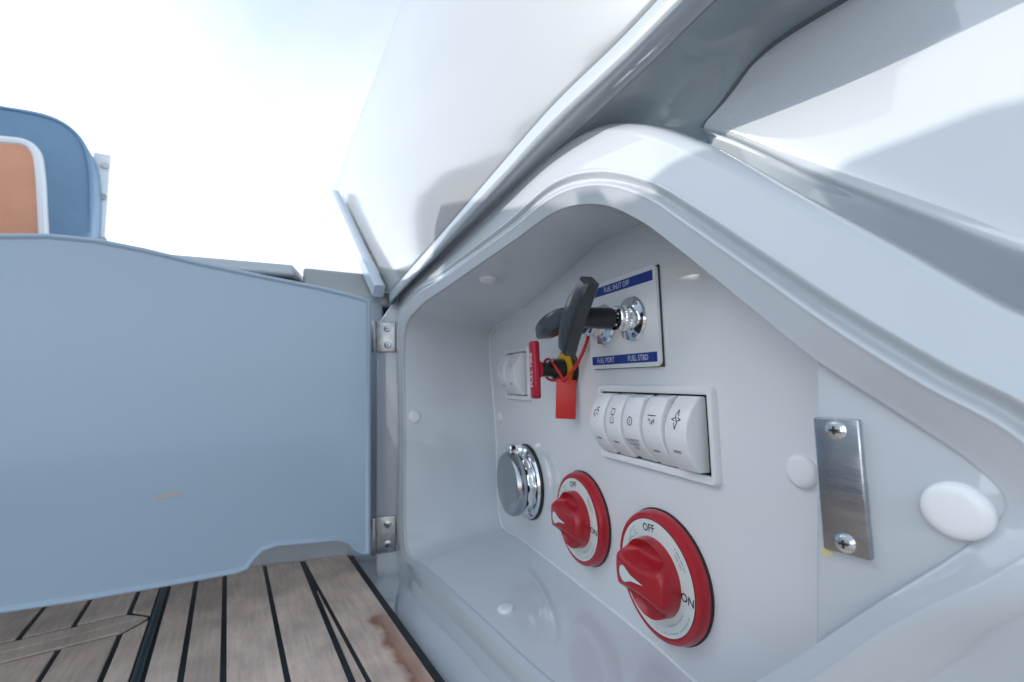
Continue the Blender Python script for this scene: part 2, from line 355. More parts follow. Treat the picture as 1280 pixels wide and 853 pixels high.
# keys run round the opening from the lower hinge corner, up, over the arch, round the pointed corner and back along the sill
def sill(s, z):
    return [pw(s, .182, z), pw(s, .178, z - .003), pw(s, .176, z - .008), pw(s, .174, z - .016), pw(s, .169, z - .026), pw(s, .156, z - .036), pw(s, .146, z - .044)]
def ks(*t): return [fq(*k) for k in t]
KEYS = [
 ks((508, 690, .181), (502, 692, .1785), (499, 694, .179), (497.5, 696, .182), (496.5, 700, .186), (496, 705, .192), (500, 712, .20)),
 ks((505, 540, .181), (499.5, 540, .1785), (498, 540, .179), (497, 540, .182), (496.5, 540, .186), (496.5, 540, .192), (500, 540, .20)),
 ks((506, 412, .181), (500.5, 405, .1785), (498.5, 402, .179), (497.5, 399, .182), (496, 392, .186), (496, 386, .192), (500, 384, .20)),
 ks((522, 386, .181), (513, 377, .1785), (511, 374, .180), (509, 371, .181), (503, 362, .186), (503, 358, .192), (506, 360, .20)),
 ks((565, 354, .181), (561, 343, .1785), (559, 340, .1815), (557, 336, .180), (551, 324, .186), (550, 319, .192), (552, 322, .20)),
 ks((640, 302, .181), (637, 288, .178), (636, 284, .1815), (634, 278, .179), (622, 258, .187), (620, 252, .194), (623, 256, .205)),
 ks((700, 262, .181), (697, 243, .177), (695, 237, .182), (692, 229, .179), (681, 199, .189), (680, 193, .198), (684, 196, .21)),
 ks((752, 256, .181), (748, 231, .177), (747, 224, .182), (745, 215, .179), (736, 166, .192), (738, 160, .202), (742, 164, .215)),
 ks((800, 276, .181), (805, 245, .177), (809, 237, .184), (814, 229, .179), (802, 166, .190), (804, 157, .195), (810, 156, .212)),
 ks((850, 313, .180), (860, 281, .176), (867, 273, .184), (875, 264, .179), (876, 196, .190), (884, 184, .195), (892, 182, .212)),
 ks((935, 382, .180), (948, 343, .176), (957, 334, .184), (968, 325, .179), (985, 256, .189), (992, 243, .193), (1000, 240, .212)),
 ks((1018, 449, .180), (1046, 412, .176), (1058, 402, .184), (1072, 392, .179), (1108, 330, .189), (1118, 313, .193), (1130, 308, .212)),
 ks((1130, 522, .1825), (1155, 480, .177), (1168, 468, .184), (1184, 456, .179), (1230, 402, .189), (1243, 384, .193), (1256, 378, .212)),
 ks((1225, 588, .1840), (1277, 549, .180), (1290, 537, .184), (1308, 525, .179), (1370, 478, .189), (1385, 455, .193), (1400, 450, .212)),
 ks((1258, 632, .1842), (1340, 640, .182), (1356, 640, .183), (1372, 640, .180), (1450, 640, .186), (1490, 640, .198), (1520, 640, .21)),
 ks((1212, 680, .1840), (1262, 712, .176), (1290, 735, .175), (1318, 765, .179), (1370, 820, .190), (1420, 860, .200), (1450, 880, .21)),
 ks((1094, 756, .180), (1125, 778, .174), (1150, 800, .175), (1185, 832, .179), (1240, 885, .190), (1290, 930, .200), (1310, 950, .21)),
 ks((950, 848, .180), (975, 872, .174), (998, 896, .175), (1030, 930, .179), (1080, 985, .190), (1130, 1040, .20), (1150, 1060, .21)),
 sill(-.155, .070), sill(-.195, .040), sill(-.255, .030), sill(-.36, .029), sill(-.49, .028)]
# where the recess meets the instrument panel
PK = [(627, 652), (621, 540), (613, 424), (616, 414), (655, 386), (712, 338), (748, 306), (788, 287), (836, 268), (892, 300), (985, 368), (1070, 430), (1190, 500), (1300, 560), (1345, 625), (1310, 720), (1190, 820), (1060, 920)]
PK = [on(x, y, nP, DP) for x, y in PK] + [pan(-.165, .03), pan(-.205, .03), pan(-.275, .036), pan(-.38, .036), pan(-.52, .034)]
rows = []
for fct in (0.0, .02, .10, .5, .90, .975):
    rows.append([PK[i] + (KEYS[i][0] - PK[i]) * fct + (nF * .003 if fct == .16 or fct == .05 else Vector((0, 0, 0))) * 0 for i in range(len(KEYS))])
for k in range(7):
    if k == 1: rows += [[K[0] + (K[1] - K[0]) * u for K in KEYS] for u in (.12, .86)]
    if k == 4: rows += [[K[3] + (K[4] - K[3]) * u for K in KEYS] for u in (.10, .88)]
    rows.append([K[k] for K in KEYS])
bm = loft(rows[:7], 8, 5, True)
bm.normal_update(); bvh = BVHTree.FromBMesh(bm)
obj('recess', bm, M['recess'], locker, angle=80)
surround = obj('surround', loft(rows[5:], 8, 5, True), M['gel'], locker, angle=80)

# instrument panel
pb = catmull(PK, 5, True)
cen = sum(pb, Vector()) / len(pb)
obj('back_panel', prism([cen + (p - cen) * 1.02 - nP * .0012 for p in pb], nP * .012), M['panel'], locker, angle=20)
obj('sealant_bead', tube(catmull([PK[i] - nP * .0010 for i in (4, 3, 2, 1, 0, 22, 21, 20, 19)], 8), .0016, 8), M['cap'], locker)
# landing that carries the strike plate
LQ = .1845
lp = [(1019, 432), (1080, 474), (1140, 514), (1245, 584), (1285, 630), (1235, 690), (1100, 768), (1019, 826)]
lp = [fq(x, y, LQ) for x, y in lp]
obj('landing', prism(lp, nF * .032 + eF * .004, .0015, 3), M['gel'], locker)

# jamb that the hinges are screwed to
jx = Vector((.97, .245, 0)).normalized(); jn = Vector((jx.y, -jx.x, 0))
jo = fq(499, 540, .186); jd = (jo - CAM).dot(-jn)
def jam(x, y, d=0): return on(x, y, -jn, jd - d)
jp = [jam(471, 407), jam(489, 381), jam(498, 374), jam(506, 372), jam(506, 712), jam(500, 745), jam(470, 745)]
obj('jamb', prism(jp, -jn * .06, .003, 3), M['gel'], locker)
# side wall going on beyond the jamb
obj('side_wall', prism([pw(-.58, .20, -.02), pw(-1.9, .20, -.02), pw(-1.9, .20, .52), pw(-.9, .20, .42), pw(-.58, .20, .34)], nF * .05), M['gel'], locker)

# ------------------------------------------------------------------ door
dx = Vector((.888, .459, 0)).normalized(); dn = Vector((dx.y, -dx.x, 0))       # dn looks to the camera
d0 = CAM + ray(466, 695) * ((.035 - .23) / ray(466, 695).z); dd = (d0 - CAM).dot(-dn)
def dor(x, y): return on(x, y, -dn, dd)
top = [(464, 374), (440, 367), (400, 357), (330, 343), (250, 326), (180, 309), (120, 297), (60, 291), (0, 291)]
bot = [(0, 769), (100, 754), (220, 733), (296, 719), (311, 713), (319, 701), (329, 691), (346, 685), (420, 678), (434, 681), (443, 690), (452, 695), (464, 695)]
tp = [dor(*p) for p in top]; bp_ = [dor(*p) for p in bot]
far = [d0 - dx * a + UP * (z - .035) for a, z in ((.36, .352), (.41, .322), (.46, .280), (.50, .236), (.518, .205), (.515, .175), (.49, .140), (.44, .095), (.39, .062), (.345, .047))]
outline = tp + far + bp_
# the door is a tray: outer slab plus a raised rounded lip round its edge
def offset(pts, r):
    out = []; n = len(pts)
    for i in range(n):
        a, b_, c = pts[i - 1], pts[i], pts[(i + 1) % n]
        t1 = (b_ - a).normalized(); t2 = (c - b_).normalized()
        n1 = dn.cross(t1); n2 = dn.cross(t2); m_ = (n1 + n2)
        if m_.length < 1e-5: m_ = n1
        m_.normalize(); out.append(b_ + m_ * (r / max(.5, m_.dot(n1))))
    return out
sgn = 1 if sum(((offset(outline, .01)[i] - cen_).length - (outline[i] - cen_).length) for cen_ in [sum(outline, Vector()) / len(outline)] for i in range(len(outline))) < 0 else -1
prof = [(0.003, -.022), (.0, -.019), (0, -.004), (.0006, -.0018), (.0020, -.0004), (.0038, 0), (.0062, -.0004), (.0080, -.0018), (.0090, -.0021), (.0098, -.0021), (.0112, -.0021)]
b = bmesh.new(); R = [[b.verts.new(p + dn * z) for p in offset(outline, sgn * o_ * .62)] for o_, z in prof]
for A, B in zip(R, R[1:]):
    for i in range(len(A)): b.faces.new((A[i], A[(i + 1) % len(A)], B[(i + 1) % len(A)], B[i]))
b.faces.new(R[0]); b.faces.new(R[-1])
door = obj('door', b, M['door'], locker, angle=50)

scf = [dor(x, y) + dn * .0004 - dn * .0021 for x, y in ((192, 621), (208, 617), (226, 617), (228, 620), (210, 622), (194, 624))]
obj('scuff_mark', prism(scf, dn * .0002), M['scuff'], door, smooth=False)
# ------------------------------------------------------------------ hinges
def screw(name, parent, x, y, z, r, m, d=.0012):
    bm = lathe([(r * 1.25, 0), (r * 1.25, .0002), (r, .0004), (r * .95, d), (r * .6, d * 1.25), (0, d * 1.3)], 24, c=(x, y, z))
    s = obj(name, bm, m, parent)
    c = rbox(r * 1.1, r * .26, .0006, 0, c=(x, y, z + d * 1.25)); rbox(r * .26, r * 1.1, .0006, 0, c=(x, y, z + d * 1.2), bm=c)
    obj('cross_slot', c, M['darkgap'], s, smooth=False)
    return s
for yc, hh in ((421.5, .039), (668, .044)):
    o = jam(482.5, yc, .0015)
    hg = thing('t', '', '', frame(o, jx, UP, jn))
    del hg['label'], hg['category']
    leaf = obj('hinge', rbox(.024, hh, .003, .0011, 3), M['cast'], None)
    leaf.matrix_world = frame(o, jx, UP, jn); leaf.parent = locker; leaf.matrix_parent_inverse = locker.matrix_world.inverted()
    bpy.data.objects.remove(hg)
    for sy in (-1, 1): screw('screw', leaf, .002, sy * hh * .27, .0015, .0036, M['steel'])
    k = lathe([(0, -hh / 2), (.0032, -hh / 2), (.0036, -hh / 2 + .0006), (.0036, hh / 2 - .0006), (.0032, hh / 2), (0, hh / 2)], 20)
    bmesh.ops.rotate(k, verts=k.verts, cent=(0, 0, 0), matrix=Matrix.Rotation(PI / 2, 3, 'X')); bmesh.ops.translate(k, verts=k.verts, vec=(-.0145, 0, .002))
    obj('knuckle', k, M['cast'], leaf)

# ------------------------------------------------------------------ strike plate
o = fq(1053, 607, LQ - .0016)
sp = obj('strike_plate', rbox(.0142, .0465, .0030, .0006, 2), M['steel'], locker)
sp.matrix_world = frame(o, eF, UP, -nF)
sp.parent = locker; sp.matrix_parent_inverse = locker.matrix_world.inverted()
for sy in (-1, 1): screw('screw', sp, 0, sy * .0193, .0015, .0026, M['chrome'])

sm_ = [fq(x, y, LQ - .0003) for x, y in ((1026, 683), (1034, 688), (1043, 690), (1040, 695), (1033, 697), (1028, 694))]
obj('sealant_smear', prism(sm_, nF * .0002), M['smear'], locker, smooth=False)
# ================================================================== upper moulding with the slanted lip
leg = thing('hardtop_support', 'tall glossy white moulding with slanted rounded lower lip above the locker', 'moulding', loc=pw(-.3, .2, .3))
ST = [(487, 378), (545, 316), (612, 242), (695, 152), (780, 74), (853, 0), (962, -110), (1105, -255)]
LO = [(489, 381), (548, 324), (620, 256), (707, 172), (790, 94), (866, 20), (976, -90), (1120, -235)]
MI = [(495, 385), (560, 330), (640, 268), (730, 190), (832, 122), (912, 40), (1025, -55), (1165, -185)]
CR = [(510, 390), (585, 340), (680, 290), (800, 215), (878, 160), (955, 66), (1075, -12), (1215, -108)]
GQ = .172
r1 = [fq(x, y, GQ) for x, y in ST]
r0 = [p + UP * .012 + nF * .0 for p in r1]
ra = [fq((a[0] * .6 + b_[0] * .4), (a[1] * .6 + b_[1] * .4), GQ + .0035) for a, b_ in zip(ST, LO)]
r2 = [fq(x, y, GQ + .015) for x, y in LO]
qm = [.191, .194, .198, .203, .208, .212, .218, .222]
qc = [.197, .201, .208, .216, .227, .235, .243, .250]
r3 = [fq(x, y, q) for (x, y), q in zip(MI, qm)]
r4 = [fq(x, y, q) for (x, y), q in zip(CR, qc)]
r5 = [p + nF * .03 + UP * .004 for p in r4]
obj('lip', loft([r0, r1, ra, r2, [a + (c - a) * .12 for a, c in zip(r2, r3)]], 8, 5), M['lipm'], leg, angle=80)
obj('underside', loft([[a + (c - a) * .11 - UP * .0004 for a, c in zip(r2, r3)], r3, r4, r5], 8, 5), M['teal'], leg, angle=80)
# side face: a plate whose forward end leans back
face = [p + UP * .010 for p in r1]
L0, L1, L2 = fq(381, 352, GQ), fq(432, 190, GQ), fq(500, 0, GQ)
face = [L0] + face
far_t = face[-1].copy(); far_t.z = 1.5
edge = catmull([L0, L1, L2, fq(575, -260, GQ), fq(640, -520, GQ)], 5)
pf = face + [far_t] + [pw((edge[-1]).dot(eF), GQ, max(1.5, edge[-1].z))] + edge[::-1][:-1]
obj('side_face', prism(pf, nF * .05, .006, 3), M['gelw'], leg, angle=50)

# ================================================================== sloping panel behind the arch
bul = thing('side_deck', 'glossy sloping grey gelcoat panel behind the arched locker rim', 'panel', loc=pw(-.1, .25, .25))
g0 = [(812, 160), (896, 186), (1004, 246), (1134, 316), (1262, 388), (1410, 460), (1600, 540)]
g1 = [(818, 150), (904, 168), (1016, 216), (1150, 268), (1278, 318), (1420, 360), (1600, 410)]
g2 = [(840, 148), (910, 120), (1030, 110), (1170, 120), (1300, 130), (1440, 150), (1620, 180)]
g3 = [(866, 168), (955, 64), (1075, -14), (1215, -110), (1345, -190), (1480, -260), (1660, -340)]
rw = [[fq(x, y + 6, .250) for x, y in g0], [fq(x * .45 + u * .55, y * .45 + v * .55, .236) for (x, y), (u, v) in zip(g0, g1)], [fq(x, y, .2268) for x, y in g1], [fq(x, y - 9, .2262) for x, y in g1],
      [fq(x, y, q) for (x, y), q in zip(g2, (.228, .231, .235, .238, .240, .242, .244))],
      [p.copy() for p in r4[4:]] + [fq(x, y, q) for (x, y), q in zip(g3[4:], (.254, .258, .262))]]
rw.append([p + nF * .05 + UP * .06 for p in rw[-1]])
obj('panel', loft(rw, 8, 6), M['gel'], bul, angle=80)
obj('joint_crease', tube(catmull([p + (CAM - p).normalized() * .0005 for p in r4[4:]], 8), .0013, 8), M['seal'], bul)  # dark tube drawn along the joint for its crease shading

# ================================================================== white caps over screws
def cap_at(o, n, r, label):
    n = n.normalized(); x = UP.cross(n); x = x if x.length > .1 else Vector((1, 0, 0)); x.normalize(); y = n.cross(x)
    h = r * .42
    bm = lathe([(r, 0), (r * 1.01, h * .25), (r * .96, h * .6), (r * .84, h * .86), (r * .6, h * .97), (0, h)], 32)
    c = obj('screw_cap', bm, M['cap']); c.matrix_world = frame(o, x, y, n)
    return tag(c, label, 'screw cap', 'white caps over screws')
for (px, py, r, lb) in ((610, 348, .0085, 'round white screw cap on the ceiling of the recess'), (518, 521, .0078, 'round white screw cap on the end wall of the recess beside the hinges'), (632, 762, .0072, 'round white screw cap on the floor of the recess')):
    hit = bvh.ray_cast(CAM, ray(px, py).normalized())
    n = hit[1]
    if n.dot(ray(px, py)) > 0: n = -n
    cap_at(hit[0], n, r, lb)
cap_at(pan(-.583, .175, .0012), -nP, .008, 'round white screw cap on the panel under the pair of rocker switches')
cap_at(pan(-.158, .179, .0012), -nP, .0082, 'round white screw cap half hidden behind the steel strike plate landing')
cap_at(fq(1197, 638, LQ), -nF, .0084, 'large round white screw cap in the pointed corner beyond the steel strike plate')

# ================================================================== fixtures on the panel
def pframe(s, z, d=.0012): return frame(pan(s, z, d), eP, UP, -nP)
def annulus(r0, r1, z, seg=64): return lathe([(r0, z - .0003), (r0, z), (r1, z), (r1, z - .0003)], seg)

def battery_switch(s, z, scale, label, first):
    t = thing('battery_switch', label, 'switch', pframe(s, z), group='red rotary battery switches')
    S = scale
    obj('gasket', lathe([(.0462 * S, 0), (.0466 * S, .0012), (.045 * S, .002), (0, .002)], 72), M['darkgap'], t)
    obj('base', lathe([(.0455 * S, .0012), (.0458 * S, .003), (.0450 * S, .0065), (.0438 * S, .0088), (.0415 * S, .0096), (.0400 * S, .0090), (0, .0090)], 96), M['red'], t)
    rg = obj('dial_ring', annulus(.0265 * S, .0396 * S, .0096), M['ring'], t)
    zt = .00975
    R_ = .0333 * S
    def rt(body, size, ang, m, rot=0, rr=R_, bold=0, nm='lettering'):
        text(nm, body, size * S, m, rg, z=zt, rot=rot, loc=(rr * math.cos(ang), rr * math.sin(ang)), bold=bold)
    rt('OFF', .0078, PI / 2 + .12, M['ink'], rot=.12, bold=.0001)
    rt('ON', .0078, -.10, M['ink'], bold=.0001, rot=-.1)
    rt('CE', .0085, PI / 2 + .75, M['paleink'], rot=.75)
    # fine print: rows of tiny strokes following the ring
    random.seed(7)
    def fine(a0, a1, rr, hgt, m):
        b = bmesh.new(); a = a0
        while a < a1:
            wd = random.uniform(.018, .034)
            if random.random() < .8:
                k = random.uniform(.55, 1) * hgt
                pts = [(rr - k / 2, a), (rr - k / 2, a + wd * .7), (rr + k / 2, a + wd * .7), (rr + k / 2, a)]
                vs = [b.verts.new((q * S * math.cos(u), q * S * math.sin(u), zt)) for q, u in pts]; b.faces.new(vs)
            a += wd
        obj('fine_print', b, m, rg, smooth=False)
    fine(.42, .85, .0355, .0016, M['greyink']); fine(.47, .80, .0325, .0016, M['greyink'])
    fine(-1.25, -.42, .0318, .0020, M['paleink']); fine(-1.6, -.38, .0368, .0015, M['paleink'])
    fine(2.45, 2.75, .033, .003, M['paleink'])
    # knob: a round boss with a grip bar between two scoops
    RK, HB, HT = .0268 * S, .0050, .0185 * S
    def hfun(x, y):
        ay = abs(y) / S; ax = abs(x) / S
        wbar = .0068 + .0035 * (ax / .026) ** 2
        k = min(1, max(0, (ay - wbar) / .0095)); k = k * k * (3 - 2 * k)
        rim = min(1, max(0, (math.hypot(x, y) / RK - .74) / .26)); 
        low = .0040 * S + .0065 * S * rim ** 2
        return low + (HT - low) * (1 - k) - .0015 * S * (ax / .026) ** 2
    b = bmesh.new(); nr, na = 22, 84; G = []
    for i in range(nr + 1):
        rr = RK * (i / nr); ring = []
        for k in range(na if i else 1):
            a = 2 * PI * k / na; x, y = rr * math.cos(a), rr * math.sin(a)
            zz = hfun(x, y) + .0088
            if i >= nr - 1: zz -= .0006 * (i - nr + 2)
            ring.append(b.verts.new((x, y, zz)))
        G.append(ring)
    G.append([b.verts.new((RK * 1.015 * math.cos(2 * PI * k / na), RK * 1.015 * math.sin(2 * PI * k / na), .0088 + (hfun(RK * math.cos(2 * PI * k / na), RK * math.sin(2 * PI * k / na)) - .002) * .5)) for k in range(na)])
    G.append([b.verts.new((RK * 1.03 * math.cos(2 * PI * k / na), RK * 1.03 * math.sin(2 * PI * k / na), .0090)) for k in range(na)])
    for k in range(na): b.faces.new((G[0][0], G[1][k], G[1][(k + 1) % na]))
    for A, B in zip(G[1:], G[2:]):
        for k in range(na): b.faces.new((A[k], B[k], B[(k + 1) % na], A[(k + 1) % na]))
    kb = obj('knob', b, M['red'], t, angle=60)
    # white pointer on the bar: a drop with a long tip
    b = bmesh.new(); pts = []
    cx_ = -.0135 * S; r_ = .0058 * S
    for k in range(19):
        a = .9 + (2 * PI - 1.8) * k / 18; pts.append((cx_ + r_ * math.cos(a), r_ * math.sin(a)))
    pts += [(cx_ + .009 * S, -.0021 * S), (cx_ + .023 * S, 0), (cx_ + .009 * S, .0021 * S)]
    ctr = b.verts.new((cx_, 0, hfun(cx_, 0) + .0088 + .0004))
    vs = [b.verts.new((x, y, hfun(x, y) + .0088 + .0004)) for x, y in pts]
    for i in range(len(vs)): b.faces.new((ctr, vs[i], vs[(i + 1) % len(vs)]))
    obj('pointer', b, M['ring'], kb)
    return t
battery_switch(-.2630, .0915, .925, 'red rotary battery switch with large knob under the row of five rockers', True)
battery_switch(-.3680, .1010, .88, 'red rotary battery switch between the chrome cap and the other red switch', False)

# rocker switches
def rocker_profile(n=14, H=.046):
    pts = []
    for i in range(n + 1):
        y = -H / 2 + H * i / n; u = y / (H / 2)
        pts.append((y, .0165 - .0110 * u * u))
    return pts
def rocker_z(y, H=.046): return .0165 - .0110 * (y / (H / 2)) ** 2
def rocker(parent, x, w_, tilt, H=.046, icon=None, lines=True):
    prof_ = rocker_profile(H=H); b = bmesh.new()
    fr = [[b.verts.new((xx, y, z)) for y, z in prof_] + [b.verts.new((xx, H / 2, -.004)), b.verts.new((xx, -H / 2, -.004))] for xx in (-w_ / 2, w_ / 2)]
    n = len(fr[0])
    for i in range(n): b.faces.new((fr[0][i], fr[0][(i + 1) % n], fr[1][(i + 1) % n], fr[1][i]))
    b.faces.new(fr[0][::-1]); b.faces.new(fr[1])
    bmesh.ops.recalc_face_normals(b, faces=b.faces)
    es = [e for e in b.edges if e.calc_face_angle(0) > .9]
    bmesh.ops.bevel(b, geom=es, offset=.0013, segments=3, profile=.5, affect='EDGES')
    r = obj('rocker', b, M['white'], parent, angle=40)
    r.matrix_local = Matrix.Translation((x, 0, .0015)) @ Matrix.Rotation(math.radians(tilt), 4, 'X')
    def strokes(name, segs, wd, m):
        bb = bmesh.new()
        for (x0, y0, x1, y1) in segs:
            a, c = Vector((x0, y0, 0)), Vector((x1, y1, 0)); t = (c - a)
            if t.length < 1e-6: continue
            nn = Vector((-t.y, t.x, 0)).normalized() * wd / 2
            K = 3; pr = []
            for k in range(K + 1):
                p = a + t * k / K; pr.append([bb.verts.new((q.x, q.y, rocker_z(q.y, H) + .00025)) for q in (p - nn, p + nn)])
            for A, B in zip(pr, pr[1:]): bb.faces.new((A[0], A[1], B[1], B[0]))
        obj(name, bb, m, r, smooth=False)
    if icon != 'power': strokes('indicator_mark', [(-.0032, -.0112, .0032, -.0112)], .0017, M['greyink'])
    cy = .0085
    def circ(cx_, c_y, rr, n=14, a0=0, a1=2 * PI): return [(cx_ + rr * math.cos(a0 + (a1 - a0) * k / n), c_y + rr * math.sin(a0 + (a1 - a0) * k / n), cx_ + rr * math.cos(a0 + (a1 - a0) * (k + 1) / n), c_y + rr * math.sin(a0 + (a1 - a0) * (k + 1) / n)) for k in range(n)]
    W = .00055
    if icon == 'tap': strokes('symbol', [(-.003, cy + .002, .001, cy + .003), (.001, cy + .003, .003, cy + .001), (-.001, cy + .004, .0025, cy + .0045), (-.003, cy + .002, -.003, cy - .002), (-.0015, cy - .001, -.0015, cy - .003), (0, cy, .002, cy - .001)], W * 1.3, M['ink'])
    if icon == 'boxes': strokes('symbol', [(-.002, cy + .005, .002, cy + .005), (.002, cy + .005, .002, cy + .001), (.002, cy + .001, -.002, cy + .001), (-.002, cy + .001, -.002, cy + .005), (-.002, cy - .005, .002, cy - .005), (.002, cy - .005, .002, cy - .001), (-.002, cy - .001, -.002, cy - .005), (0, cy + .001, 0, cy - .001)], W, M['ink'])
    if icon == 'power':
        strokes('symbol', circ(0, cy, .0027) + [(0, cy + .0012, 0, cy - .0012)], W, M['ink'])
        for body, yy in (('DOMESTIC', -.0055), ('POWER', -.0085), ('ON', -.0115)):
            me = text_mesh(body, .0031, loc=(0, yy))
            for v in me.vertices: v.co.z = rocker_z(v.co.y, H) + .00025
            obj('lettering', me, M['ink'], r, smooth=False)
    if icon == 'lamp': strokes('symbol', [(-.004, cy + .004, .004, cy + .004), (-.003, cy + .002, -.001, cy + .0005), (-.001, cy + .0005, -.0005, cy + .0018), (-.0002, cy, -.0002, cy - .0015), (.001, cy + .001, .0018, cy - .0018), (.002, cy + .002, .0038, cy - .0005), (.0008, cy - .001, .0032, cy + .0018)], W, M['ink'])
    if icon == 'fan': strokes('symbol', [(0, cy + .006, -.0014, cy + .002), (0, cy + .006, .0014, cy + .002), (0, cy - .006, -.0014, cy - .002), (0, cy - .006, .0014, cy - .002), (-.004, cy, -.001, cy + .001), (.004, cy, .001, cy + .001), (-.004, cy, -.001, cy - .001), (.004, cy, .001, cy - .001), (-.001, cy + .002, .001, cy - .002)], W, M['ink'])
    if icon == 'pump': strokes('symbol', circ(0, cy + .0025, .002, 10) + [(-.001, cy, .0015, cy - .002), (.0015, cy - .002, -.001, cy - .0035)], W, M['greyink'])
    return r
def rocker_panel(s, z, n, label, icons, tilts, wr, H=.046, gw=.0045):
    t = thing('rocker_switch_panel', label, 'switch panel', pframe(s, z))
    W_ = n * wr + 2 * gw + .0045; Hh = H + 2 * .0072
    # bezel as a frame with rounded lip
    b = bmesh.new(); rings = []
    def rrect(w2, h2, r, zz):
        out = []
        for cx_, cy_, a0 in ((w2 - r, h2 - r, 0), (-w2 + r, h2 - r, PI / 2), (-w2 + r, -h2 + r, PI), (w2 - r, -h2 + r, 1.5 * PI)):
            for k in range(5): a = a0 + PI / 2 * k / 4; out.append(b.verts.new((cx_ + r * math.cos(a), cy_ + r * math.sin(a), zz)))
        return out
    w2, h2 = W_ / 2, Hh / 2; iw, ih = n * wr / 2 + .0020, H / 2 + .0014
    for o_, r, zz in ((0, .004, 0), (.0002, .004, .0026), (.0012, .0034, .0040), (.0026, .0028, .0042)): rings.append(rrect(w2 - o_, h2 - o_, r, zz))
    rings.append(rrect(iw + .0008, ih + .0008, .0014, .0040)); rings.append(rrect(iw, ih, .0010, .0034)); rings.append(rrect(iw, ih, .0010, -.0003))
    for A, B in zip(rings, rings[1:]):
        for k in range(20): b.faces.new((A[k], A[(k + 1) % 20], B[(k + 1) % 20], B[k]))
    obj('bezel', b, M['white'], t, angle=40)
    obj('housing', rbox(iw * 2, ih * 2, .0012, 0, c=(0, 0, .0002)), M['darkgap'], t, smooth=False)
    for i in range(n): rocker(t, (i - (n - 1) / 2) * wr, wr - .0034, tilts[i], H=H, icon=icons[i])
    return t
rocker_panel(-.2705, .1905, 5, 'row of five white rocker switches in a white bezel below the fuel plate', ['tap', 'boxes', 'power', 'lamp', 'fan'], [2, 5, 12, 8, -4], .0222)
rocker_panel(-.5130, .2320, 2, 'pair of white rocker switches in a small bezel beside the red pull', ['pump', 'pump'], [10, 0], .0300, H=.049)

# fuel shut-off plate
fp = thing('fuel_shutoff_plate', 'white fuel shut off plate with blue lettered strips and chrome cable flanges', 'plate', pframe(-.2965, .2692))
obj('backing', rbox(.0890, .0716, .0016, .0006, 1, c=(.0006, -.0004, .0008)), M['darkgap'], fp)
b = prism([Vector((sx * .0445, sy * .0357, .0014)) for sx, sy in ((-1, -1), (1, -1), (1, 1), (-1, 1))], (0, 0, .0024))
ve = [e for e in b.edges if abs(e.verts[0].co.z - e.verts[1].co.z) > .001]
bmesh.ops.bevel(b, geom=ve, offset=.004, segments=4, profile=.5, affect='EDGES')
pl = obj('plate', b, M['white'], fp)
st = obj('blue_strip', rbox(.0835, .0074, .0003, 0, c=(-.0003, .0285, .00385)), M['blue'], pl, smooth=False)
text('lettering', 'FUEL SHUT OFF', .0060, M['whiteink'], st, z=.0041, loc=(-.002, .0284), sx=.82)
st = obj('blue_strip', rbox(.0835, .0070, .0003, 0, c=(0, -.0290, .00385)), M['blue'], pl, smooth=False)
text('lettering', 'FUEL PORT', .0058, M['whiteink'], st, z=.0041, loc=(-.0215, -.0291), sx=.86)
text('lettering', 'FUEL STBD', .0058, M['whiteink'], st, z=.0041, loc=(.0205, -.0291), sx=.86)
for cx_ in (-.0225, .0165):
    fl = obj('cable_flange', lathe([(.0168, .0038), (.0170, .0050), (.0160, .0066), (.0120, .0078), (.0105, .0082), (.0102, .0110), (0, .0110)], 48, c=(cx_, .0005, 0)), M['chrome'], fp)
    for a in (.9, 3.0, 5.1): obj('screw', lathe([(.0024, 0), (.0022, .001), (0, .0014)], 16, c=(cx_ + .0135 * math.cos(a), .0005 + .0135 * math.sin(a), .0068)), M['steel'], fl)
    # knurled collar
    b = bmesh.new(); seg = 60; rg = []
    for z_, r0 in ((.0105, .0088), (.0112, .0092), (.0150, .0092), (.0156, .0086), (.0190, .0092), (.0196, .0086), (.0194, .0058), (.0170, .0050), (.0170, 0.0005)):
        kn = .00028 if .0111 < z_ < .0151 else 0
        rg.append([b.verts.new((cx_ + (r0 + (kn if k % 2 else -kn)) * math.cos(2 * PI * k / seg), .0005 + (r0 + (kn if k % 2 else -kn)) * math.sin(2 * PI * k / seg), z_)) for k in range(seg)])
    for A, B in zip(rg, rg[1:]):
        for k in range(seg): b.faces.new((A[k], A[(k + 1) % seg], B[(k + 1) % seg], B[k]))
    obj('knurled_collar', b, M['chrome'], fl, angle=25)

def t_bar(L_, wd, th, bow=.12):
    """a T grip: broad curved paddle with a flat face, thicker in the middle"""
    out = []
    n = 12
    for i in range(n + 1):
        u = -1 + 2 * i / n; out.append((u * L_ / 2, wd / 2 * (1 - .38 * abs(u) ** 2.2)))
    pts = [Vector((x, y, 0)) for x, y in out] + [Vector((x, -y, 0)) for x, y in out[::-1]]
    b = bmesh.new(); R = []
    for ins, zz in ((.0012, -th / 2), (0, -th / 2 + .0012), (0, th / 2 - .0025), (.0016, th / 2 - .0006), (.0035, th / 2)):
        row = []
        for p in pts:
            u = p.x / (L_ / 2); sy = 1 if p.y > 0 else -1
            q = Vector((p.x * (1 - ins / (L_ / 2)), p.y - sy * min(ins, abs(p.y) * .8), zz - bow * th * u * u * 2.2))
            row.append(b.verts.new(q))
        R.append(row)
    n2 = len(pts)
    for A, B in zip(R, R[1:]):
        for k in range(n2): b.faces.new((A[k], A[(k + 1) % n2], B[(k + 1) % n2], B[k]))
    h = n2 // 2
    for row in (R[0], R[-1]):
        for k in range(h - 1): b.faces.new((row[k], row[k + 1], row[n2 - 2 - k], row[n2 - 1 - k]))
    return b
